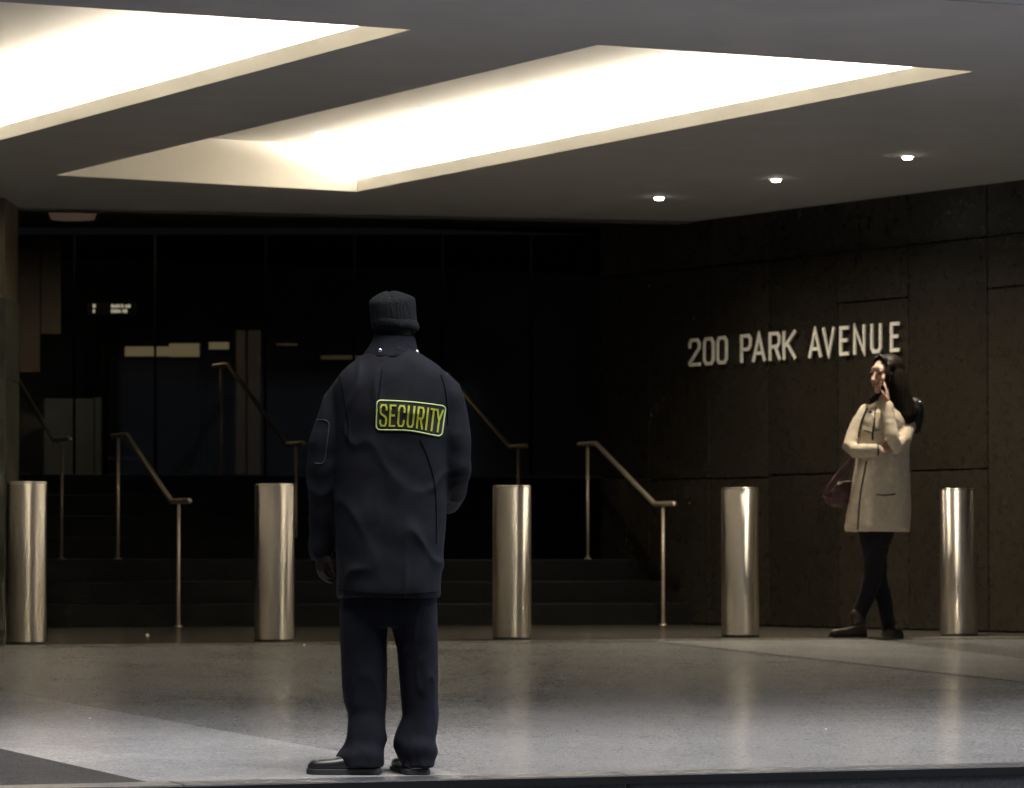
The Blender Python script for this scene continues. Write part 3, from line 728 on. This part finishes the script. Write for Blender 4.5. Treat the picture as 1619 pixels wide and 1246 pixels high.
def coatfn(co, n):
    z = co.z - gz; v = fold(.010, 3.6, (1, 1, .42), 3)(co, n) + .004 * noise.noise(co * 11)
    arm = .0016 * math.sin((co.z * 62) + 3 * noise.noise(co * 6)) if (z < 1.35 and (co.x < G(527, 700).x or co.x > G(712, 700).x)) else 0
    return v + arm * max(0, 1 - abs(z - 1.15) / .25)
cm = fuse(bm, .0085, 5, coatfn)
coat = world(cm, 'coat', M['navy'], guard)
bvh = BVHTree.FromPolygons([v.co[:] for v in cm.vertices], [p.vertices[:] for p in cm.polygons])
def onto(px, py, off, dfl=None):      # the point of the coat seen at this pixel, lifted by off
    r = ray(px, py).normalized(); h = bvh.ray_cast(CAM, r)
    if h[0] is None: return U(px, py, DG - .16)
    return h[0] - Vector((0, 1, 0)) * off
# raised collar, two studs
bm = bmesh.new()
loft(bm, [gl(566, 573, 668, .098, -.004, -.03, 0), gl(556, 579, 662, .092, .0, -.05, 0), gl(546, 586, 659, .088, .004, -.06, 0), gl(534, 591, 656, .084, .01, -.05, 0), gl(530, 594, 654, .074, .012, -.05, 0)], p=2.1)
cme = fuse(bm, .005, 3, fold(.002, 14, (1, 1, 1), 8)); world(cme, 'collar', M['navy'], coat)
bm = bmesh.new(); pts = [(573, 572), (585, 566), (600, 562), (620, 560), (640, 561), (655, 565), (664, 571)]
cb = BVHTree.FromPolygons([v.co[:] for v in cme.vertices], [p.vertices[:] for p in cme.polygons])
for px, py in ((601, 554.5), (659, 557)):
    r = ray(px, py).normalized(); h = cb.ray_cast(CAM, r); q = h[0] if h[0] else G(px, py, -.09)
    bm = bmesh.new(); ball(bm, q - Vector((0, .001, 0)), (.0085, .005, .0085), seg=14); obj('stud', bm, M['stud'], coat, smooth=True)
# seams and a crease, drawn as faint lines
def seam(pts, wpx, name, mt, par, closed=False):
    bm = bmesh.new(); pp = spline([tuple(map(float, p)) for p in pts], 8); vs = []
    for i, (x, y) in enumerate(pp):
        a = pp[max(0, i - 1)]; b = pp[min(len(pp) - 1, i + 1)]; t = Vector((b[0] - a[0], b[1] - a[1])).normalized(); n = Vector((-t.y, t.x)) * wpx / 2
        vs.append((bm.verts.new(onto(x + n.x, y + n.y, .002)), bm.verts.new(onto(x, y, .0045)), bm.verts.new(onto(x - n.x, y - n.y, .002))))
    for a, b in zip(vs, vs[1:]): bm.faces.new((a[0], a[1], b[1], b[0])); bm.faces.new((a[1], a[2], b[2], b[1]))
    return obj(name, bm, mt, par, smooth=True)
seam([(500, 664), (512, 664), (519, 668), (520, 676), (516, 710), (513, 728), (508, 733), (497, 732)], 1.6, 'sleeve_patch', M['seam'], coat)
seam([(536, 933), (580, 937), (640, 939), (694, 936)], 1.6, 'hem_seam', M['seamdark'], coat)
for pts in ([(536, 594), (541, 615), (545, 640), (550, 668), (549, 700)], [(697, 592), (703, 612), (707, 640), (708, 672)], [(604, 584), (601, 610), (597, 640), (592, 668)], [(664, 694), (676, 722), (686, 758), (690, 800), (690, 860)]):  # third line is a crease, its shade put in as dark colour
    seam(pts, 1.5, 'seam', M['seamdark'], coat)
# SECURITY patch
def PX(u, v):                          # u 0..1 across, v 0..1 up, in photo pixels, following the bent patch
    tl, tr, bl_, br_ = (596, 633), (705, 642.5), (594.5, 679), (698.5, 690)
    x = (tl[0] * (1 - u) + tr[0] * u) * v + (bl_[0] * (1 - u) + br_[0] * u) * (1 - v)
    y = (tl[1] * (1 - u) + tr[1] * u) * v + (bl_[1] * (1 - u) + br_[1] * u) * (1 - v)
    bow = (0 if u < .62 else (u - .62) ** 2 * 8 - (u - .62) * 3) if v < .5 else -math.sin(u * math.pi) * 2.0
    if v < .5: bow = -math.sin(min(1, u) * math.pi) ** 2 * 3.5 * (1 - v)
    return x, y + bow
pb = empty('patch', (0, 0, 0)); bpy.data.objects.remove(pb)
bm = bmesh.new(); NU, NV = 26, 10; gv = [[bm.verts.new(onto(*PX(.012 + .976 * i / NU, .02 + .96 * j / NV), .002)) for i in range(NU + 1)] for j in range(NV + 1)]
for j in range(NV):
    for i in range(NU): bm.faces.new((gv[j][i], gv[j][i + 1], gv[j + 1][i + 1], gv[j + 1][i]))
patch = obj('security_patch', bm, M['patch'], coat, smooth=True)
def band_on(path, half, off, name, mt):
    bm = bmesh.new(); vs = []
    n = len(path)
    for i in range(n):
        a = path[i - 1]; b = path[(i + 1) % n]; t = Vector((b[0] - a[0], (b[1] - a[1]))).normalized(); nn = Vector((-t.y, t.x)) * half
        x, y = path[i]; vs.append([bm.verts.new(onto(x + nn.x, y + nn.y, .002)), bm.verts.new(onto(x + nn.x * .7, y + nn.y * .7, off)), bm.verts.new(onto(x - nn.x * .7, y - nn.y * .7, off)), bm.verts.new(onto(x - nn.x, y - nn.y, .002))])
    for i in range(n):
        a = vs[i]; b = vs[(i + 1) % n]
        for k in range(3): bm.faces.new((a[k], a[k + 1], b[k + 1], b[k]))
    return obj(name, bm, mt, patch, smooth=True)
path = []; W_, H_ = 106., 48.; rr = 6.
for cx, cy, a0 in ((W_ - rr, rr, -90), (W_ - rr, H_ - rr, 0), (rr, H_ - rr, 90), (rr, rr, 180)):
    for k in range(7): a = R(a0 + 15 * k); path.append((cx + rr * math.cos(a), cy + rr * math.sin(a)))
full = []
for i in range(len(path)):
    a, b = path[i], path[(i + 1) % len(path)]; n = max(1, int(math.dist(a, b) / 4))
    for k in range(n): full.append((a[0] + (b[0] - a[0]) * k / n, a[1] + (b[1] - a[1]) * k / n))
band_on([PX(x / W_, y / H_) for x, y in full], 1.15, .0045, 'patch_border', M['limeb'])
uu = {'S': (.045, .165), 'E': (.19, .29), 'C': (.315, .43), 'U': (.455, .57), 'R': (.60, .71), 'I': (.73, .775), 'T': (.79, .885), 'Y': (.875, .985)}
for i, ch in enumerate('SECURITY'):
    a, b = uu[ch]; wd = (b - a) * W_ * (1.0); bm = bmesh.new(); ht = 36.5
    def place(x, y, d):
        u = a + x / W_; v = .115 + y / H_ 
        q = onto(*PX(u, v), .004 + d); return q
    glyph(bm, ch, wd * .96, ht, 2.9, place, seg=3.5, th=.0025)
    obj('letter', bm, M['lime'], patch)
# beanie
bm = bmesh.new()
def hat(py, xl, xr, hd, dy, tx, ty=0): return gl(py, xl, xr, hd, dy, tx, ty)
loft(bm, [hat(522, 587, 661, .104, .02, -.02), hat(505, 586, 659, .107, .02, .0), hat(488, 584, 658, .106, .02, .02), hat(479, 583, 657, .102, .02, .03), hat(472, 587, 655, .085, .02, .04), hat(465, 598, 642, .055, .02, .03), hat(460, 609, 627, .025, .02, .0)], p=2.3, k=5)
def hatfn(co, n):
    return .0025 * noise.noise(co * 16) - .005 * math.exp(-((co.x - G(618, 470).x - (G(0, 470).z - co.z) * .25) / .006) ** 2) * (1 if co.z > G(617, 477).z else 0)
hm = fuse(bm, .0055, 3, hatfn); hatob = world(hm, 'beanie', M['knit'], guard)
bm = bmesh.new(); loft(bm, [hat(521, 588, 662, .105, .02, -.05), hat(516, 587, 663, .109, .02, -.05), hat(509, 586, 661, .108, .02, -.05), hat(505, 587, 659, .104, .02, -.05)], p=2.3)
world(fuse(bm, .0055, 3, fold(.002, 12)), 'beanie_cuff', M['knit'], hatob)
# trousers
def leg(rows): return [gl(py, xl, xr, hd, dy) for py, xl, xr, hd, dy in rows]
bm = bmesh.new()
loft(bm, leg([(925, 545, 688, .13, 0), (945, 541, 689, .13, 0), (975, 539, 690, .12, 0), (990, 540, 689, .10, 0)]), k=3)
loft(bm, leg([(960, 539, 617, .11, 0), (1000, 540, 608, .105, 0), (1020, 540, 609, .10, 0), (1080, 542, 610.5, .095, .01), (1112, 547, 610, .09, .01), (1128, 552, 609, .088, .01), (1148, 551, 608, .088, 0), (1176, 546, 608.5, .095, -.01), (1197, 535, 606, .105, -.02), (1212, 537, 605, .107, -.02)]), p=2.6)
loft(bm, leg([(960, 612, 689, .11, 0), (1000, 623, 691, .105, .01), (1030, 629, 692, .10, .02), (1090, 634, 692, .095, .03), (1130, 637, 691, .088, .03), (1155, 628, 690, .09, .03), (1174, 622, 689, .095, .02), (1190, 628, 691, .095, .02), (1212, 636, 687, .098, .02)]), p=2.6)
def trfn(co, n):
    z = co.z - gz; v = fold(.006, 5, (1, 1, .35), 11)(co, n)
    return v + .004 * math.sin(co.z * 70 + 5 * noise.noise(co * 5)) * max(0, 1 - z / .28)
world(fuse(bm, .007, 4, trfn), 'trousers', M['navy2'], guard)
gh = G(597, 1222); gh.z = floor_z(G(597, 1222, -.02)) + .004
shoe(Vector((G(601, 1222).x, DG - .045, floor_z(G(604, 1222)) + .004)), (-1, -.12, 0), .275, .105, .085, M['leather'], M['sole'], guard)
shoe(Vector((G(661, 1222).x, DG - .06, floor_z(G(661, 1222)) + .004)), (-.22, 1, 0), .28, .122, .08, M['leather'], M['sole'], guard)

# ------------------------------------------------------------------ the woman by the stone wall
DW = 25.4
def Q(px, py, dy=0): return U(px, py, DW + dy)
def wl(py, xl, xr, hd, dy=0, tx=0, ty=0):
    a = Q(xl, py, dy); b = Q(xr, py, dy); return ((a.x + b.x) / 2, DW + dy, a.z, (b.x - a.x) / 2, hd, tx, ty)
wom = empty('person', Vector((Q(1385, 1008).x, DW, 0)), 'smiling woman in a knee length beige coat, one hand on her cheek', 'person')
FW = Vector((-.80, -.60, .0))
hc = Q(1401, 594)
bm = bmesh.new()
HP, HR = head_parts(bm, hc, FW, 1.02)
limb(bm, [Q(1402, 655, .02), Q(1402, 632, .01), Q(1401, 612, 0)], [.07, .048, .046], n=20)
loft(bm, [wl(650, 1370, 1432, .06), wl(665, 1365, 1436, .09), wl(710, 1366, 1432, .10), wl(760, 1362, 1430, .10), wl(800, 1362, 1425, .09), wl(822, 1366, 1412, .07)])
limb(bm, [Q(1369, 655, .01), Q(1360, 670, .0), Q(1350, 690, -.03), Q(1345, 705, -.07), Q(1353, 712, -.12), Q(1368, 713, -.18), Q(1386, 712, -.20)], [.036, .036, .036, .034, .032, .028, .026]); limb(bm, [Q(1432, 660, .0), Q(1433, 676, -.03), Q(1427, 694, -.10), Q(1417, 705, -.18), Q(1407, 668, -.155), Q(1403, 640, -.13)], [.038, .036, .034, .034, .03, .026])
limb(bm, [Q(1379, 830, -.02), Q(1382, 880, -.02), Q(1380, 915, -.03), Q(1370, 945, -.03), Q(1358, 972, -.03), Q(1357, 996, -.03)], [.05, .045, .040, .035, .03, .03])
limb(bm, [Q(1390, 830, .03), Q(1386, 880, .05), Q(1388, 915, .06), Q(1397, 945, .07), Q(1402, 972, .08), Q(1405, 990, .08)], [.05, .045, .040, .035, .03, .03])
hand_parts(bm, Q(1404, 638, -.125), (-.10, .10, 1), (-.97, .22, .1), .82, .10, thumb=-1)
hand_parts(bm, Q(1388, 712, -.195), (.93, .25, .02), (.25, -.6, .75), .88, .3, thumb=1)
world(fuse(bm, .0042, 2), 'body', M['skin'], wom)
# face details
for q in (1, -1):
    bm = bmesh.new(); ball(bm, HP(.030 * q, .083, .010), (.016, .008, .009), HR, 14); obj('eye', bm, M['eye'], wom, smooth=True)
    bm = bmesh.new(); limb(bm, [HP(.014 * q, .093, .024), HP(.030 * q, .092, .029), HP(.047 * q, .078, .024)], [.004, .0045, .003], n=8); obj('eyebrow', bm, M['brow'], wom, smooth=True)
bm = bmesh.new(); limb(bm, [HP(-.026, .088, -.050), HP(-.013, .098, -.0545), HP(0, .1015, -.056), HP(.013, .098, -.0545), HP(.026, .088, -.050)], [.003, .0048, .005, .0048, .003], n=10)
limb(bm, [HP(-.024, .086, -.052), HP(-.012, .094, -.064), HP(0, .097, -.067), HP(.012, .094, -.064), HP(.024, .086, -.052)], [.003, .005, .006, .005, .003], n=10)
obj('lips', bm, M['lips'], wom, smooth=True)
bm = bmesh.new(); limb(bm, [HP(-.018, .090, -.056), HP(0, .0985, -.0605), HP(.018, .090, -.056)], [.0035, .004, .0035], n=8); obj('teeth', bm, M['teeth'], wom, smooth=True)
# hair: cap set back from the face, a long fall over the near shoulder, a strand on the far side
bm = bmesh.new()
ball(bm, HP(0, -.028, .050), (.088, .098, .086), HR); ball(bm, HP(0, -.05, .0), (.088, .080, .10), HR)
loft(bm, [wl(578, 1399, 1424, .075, .02), wl(590, 1398, 1431, .09, .02), wl(610, 1401, 1437, .095, .01), wl(630, 1405, 1443, .09, .0), wl(648, 1409, 1449, .085, -.01), wl(660, 1414, 1449, .08, -.02), wl(672, 1418, 1442, .06, -.03), wl(680, 1422, 1434, .03, -.03)], p=2.2)
limb(bm, [HP(-.066, .035, .06), HP(-.074, .055, .0), HP(-.072, .058, -.06), Q(1379, 632, .06), Q(1380, 645, .05)], [.016, .017, .02, .021, .012], n=12)
limb(bm, [HP(.062, .028, .07), HP(.078, .020, .02), HP(.078, .01, -.04)], [.014, .016, .016], n=12)
limb(bm, [HP(0, .045, .118), HP(.04, .05, .098), HP(.07, .03, .05)], [.014, .013, .012], n=12); limb(bm, [HP(0, .045, .118), HP(-.04, .05, .098), HP(-.066, .035, .05)], [.014, .013, .012], n=12)
def hairfn(co, n): return .0016 * math.sin(math.atan2(co.y - DW, co.x - hc.x - .05) * 30 + 1.5 * noise.noise(co * 4))
world(fuse(bm, .0055, 2, hairfn), 'hair', M['hair'], wom)
# coat
bm = bmesh.new()
loft(bm, [wl(634, 1386, 1418, .055, .01), wl(642, 1376, 1428, .07, .01), wl(650, 1366, 1437, .095, .01), wl(664, 1360, 1441, .11), wl(690, 1358, 1439, .12), wl(725, 1354, 1437, .125), wl(760, 1348, 1439, .135), wl(800, 1341, 1440, .145), wl(834, 1335, 1438, .155), wl(840, 1337, 1437, .15)], p=2.5)
limb(bm, [Q(1369, 651, .01), Q(1360, 668, .0), Q(1350, 690, -.03), Q(1344, 706, -.07), Q(1352, 713, -.12), Q(1368, 713, -.18), Q(1385, 712, -.20)], [.044, .051, .050, .049, .046, .043, .040])
limb(bm, [Q(1432, 655, .0), Q(1435, 675, -.03), Q(1428, 695, -.10), Q(1417, 706, -.19), Q(1410, 690, -.19), Q(1406, 665, -.16), Q(1404, 642, -.135)], [.044, .052, .050, .047, .044, .038, .033])
def wcfn(co, n):
    v = fold(.004, 5, (1, 1, .4), 21)(co, n)
    if 1.12 < co.z < 1.42 : v += .0006 * math.sin(co.z * 85 + co.x * 50 + 9 * noise.noise(co * 7))
    return v
wc = fuse(bm, .0065, 3, wcfn); wcoat = world(wc, 'coat', M['coat'], wom)
wb = BVHTree.FromPolygons([v.co[:] for v in wc.vertices], [p.vertices[:] for p in wc.polygons])
def onw(px, py, off):
    r = ray(px, py).normalized(); h = wb.ray_cast(CAM, r)
    return (h[0] if h[0] else U(px, py, DW - .14)) - Vector((0, 1, 0)) * off
def strap(pts, half, off, name, mt, par, k=6):
    bm = bmesh.new(); pp = spline([tuple(map(float, p)) for p in pts], k); vs = []
    for i, (x, y) in enumerate(pp):
        a = pp[max(0, i - 1)]; b = pp[min(len(pp) - 1, i + 1)]; t = Vector((b[0] - a[0], b[1] - a[1])).normalized(); n = Vector((-t.y, t.x)) * half
        vs.append((bm.verts.new(onw(x + n.x, y + n.y, 0)), bm.verts.new(onw(x + n.x * .8, y + n.y * .8, off)), bm.verts.new(onw(x - n.x * .8, y - n.y * .8, off)), bm.verts.new(onw(x - n.x, y - n.y, 0))))
    for a, b in zip(vs, vs[1:]):
        for j in range(3): bm.faces.new((a[j], a[j + 1], b[j + 1], b[j]))
    return obj(name, bm, mt, par, smooth=True)
strap([(1370, 729), (1366, 750), (1360, 785), (1356, 838)], 1.3, .003, 'placket', M['lining'], wcoat)
strap([(1361, 677), (1368, 681), (1377, 683)], 1.1, .008, 'toggle', M['lining'], wcoat); strap([(1379, 682), (1386, 680), (1391, 680)], 1.1, .008, 'toggle', M['lining'], wcoat)
strap([(1384, 648), (1383, 662), (1380, 680), (1379.5, 696)], 1.5, .003, 'placket', M['lining'], wcoat)
strap([(1385, 782), (1400, 783), (1416, 781)], 1.0, .004, 'pocket_flap', M['lining'], wcoat)
bm = bmesh.new()
for pts in (((1381, 641), (1372, 650), (1362, 680), (1378, 683), (1382, 660)), ((1388, 641), (1390, 652), (1386, 676), (1384, 676), (1384, 652))):
    a = [bm.verts.new(onw(x, y, .010)) for x, y in pts]; b = [bm.verts.new(onw(x, y, -.004)) for x, y in pts]; n = len(pts)
    bm.faces.new(a); bm.faces.new(b[::-1])
    for i in range(n): bm.faces.new((a[i], a[(i + 1) % n], b[(i + 1) % n], b[i]))
obj('lapel', bm, M['coat'], wcoat)
bm = bmesh.new(); pts = ((1384, 642), (1388, 650), (1387, 664), (1384, 678), (1381, 676), (1381, 660))
a = [bm.verts.new(onw(x, y, .006)) for x, y in pts]; b = [bm.verts.new(onw(x, y, -.006)) for x, y in pts]; n = len(pts)
bm.faces.new(a); bm.faces.new(b[::-1])
for i in range(n): bm.faces.new((a[i], a[(i + 1) % n], b[(i + 1) % n], b[i]))
obj('scarf', bm, M['lining'], wcoat)
bm = bmesh.new(); ball(bm, onw(1376, 651, .012), (.010, .005, .008), seg=12); obj('button', bm, M['lining'], wcoat, smooth=True)
bm = bmesh.new(); a = Q(1388, 711.5, -.203); limb(bm, [a - Vector((.006, 0, 0)), a + Vector((.004, 0, 0))], [.040, .038], n=20, cap=False); obj('cuff', bm, M['lining'], wcoat)
# trousers and boots
bm = bmesh.new()
loft(bm, [wl(812, 1357, 1418, .10), wl(835, 1357, 1415, .10), wl(850, 1359, 1412, .095), wl(862, 1361, 1407, .09)])
limb(bm, [Q(1379, 850, -.02), Q(1382, 880, -.02), Q(1380, 915, -.03), Q(1370, 945, -.03), Q(1358, 972, -.03), Q(1356, 996, -.03)], [.072, .066, .056, .050, .044, .04])
limb(bm, [Q(1390, 850, .03), Q(1386, 880, .05), Q(1388, 915, .06), Q(1397, 945, .07), Q(1402, 972, .08), Q(1405, 990, .08)], [.072, .064, .054, .047, .042, .038])
world(fuse(bm, .006, 3, fold(.004, 9, (1, 1, .5), 5)), 'trousers', M['jeans'], wom)
shoe(Vector((Q(1366, 1008).x, DW - .06, .0)), (-1, -.45, 0), .235, .085, .075, M['boot'], M['sole'], wom, heelh=.04, shaft=([Q(1359, 998, -.035), Q(1357, 984, -.035), Q(1355, 974, -.035)], [.042, .045, .047]))
shoe(Vector((Q(1404, 1008).x, DW + .16, .0)), (.25, -1, 0), .235, .085, .075, M['leather'], M['sole'], wom, heelh=.04, shaft=([Q(1406, 994, .09), Q(1404, 978, .085)], [.042, .044]))
# handbag on the far side and black backpack behind her shoulder
hb = empty('handbag', Q(1325, 795, .05), 'slouchy maroon leather handbag hanging at the left side of the woman', 'handbag')
bm = bmesh.new()
loft(bm, [wl(800, 1318, 1342, .03, .03), wl(795, 1307, 1345, .05, .03), wl(782, 1302, 1346, .06, .03), wl(772, 1306, 1347, .045, .03), wl(766, 1318, 1347, .03, .03), wl(762, 1330, 1349, .02, .02)], p=2.2)
world(fuse(bm, .006, 3, fold(.008, 9, (1, 1, 1), 2)), 'bag', M['maroon'], hb)
bm = bmesh.new()
limb(bm, [Q(1304, 782, -.03), Q(1322, 757, -.04), Q(1347, 727, -.06)], [(.006, .02), (.006, .024), (.006, .016)], n=12); obj('bag_strap', bm, M['maroon'], hb, smooth=True)
strap([(1371, 645), (1367, 655), (1363, 664), (1359, 680), (1357, 692)], 1.7, .007, 'shoulder_strap', M['lining'], hb)
bp = empty('backpack', Q(1450, 690, .05), 'black bag bulging behind the right shoulder of the woman', 'bag')
bm = bmesh.new(); loft(bm, [wl(688, 1436, 1450, .05, .07), wl(680, 1436, 1455, .07, .07), wl(660, 1436, 1459, .08, .07), wl(642, 1436, 1459.5, .08, .07), wl(634, 1436, 1455, .07, .07), wl(629, 1438, 1448, .04, .07)])
world(fuse(bm, .006, 3, fold(.004, 10)), 'bag', M['bagblack'], bp)
bm = bmesh.new(); ball(bm, Q(1455, 635, .0), (.012, .006, .006), seg=12); obj('buckle', bm, M['stud'], bp, smooth=True)
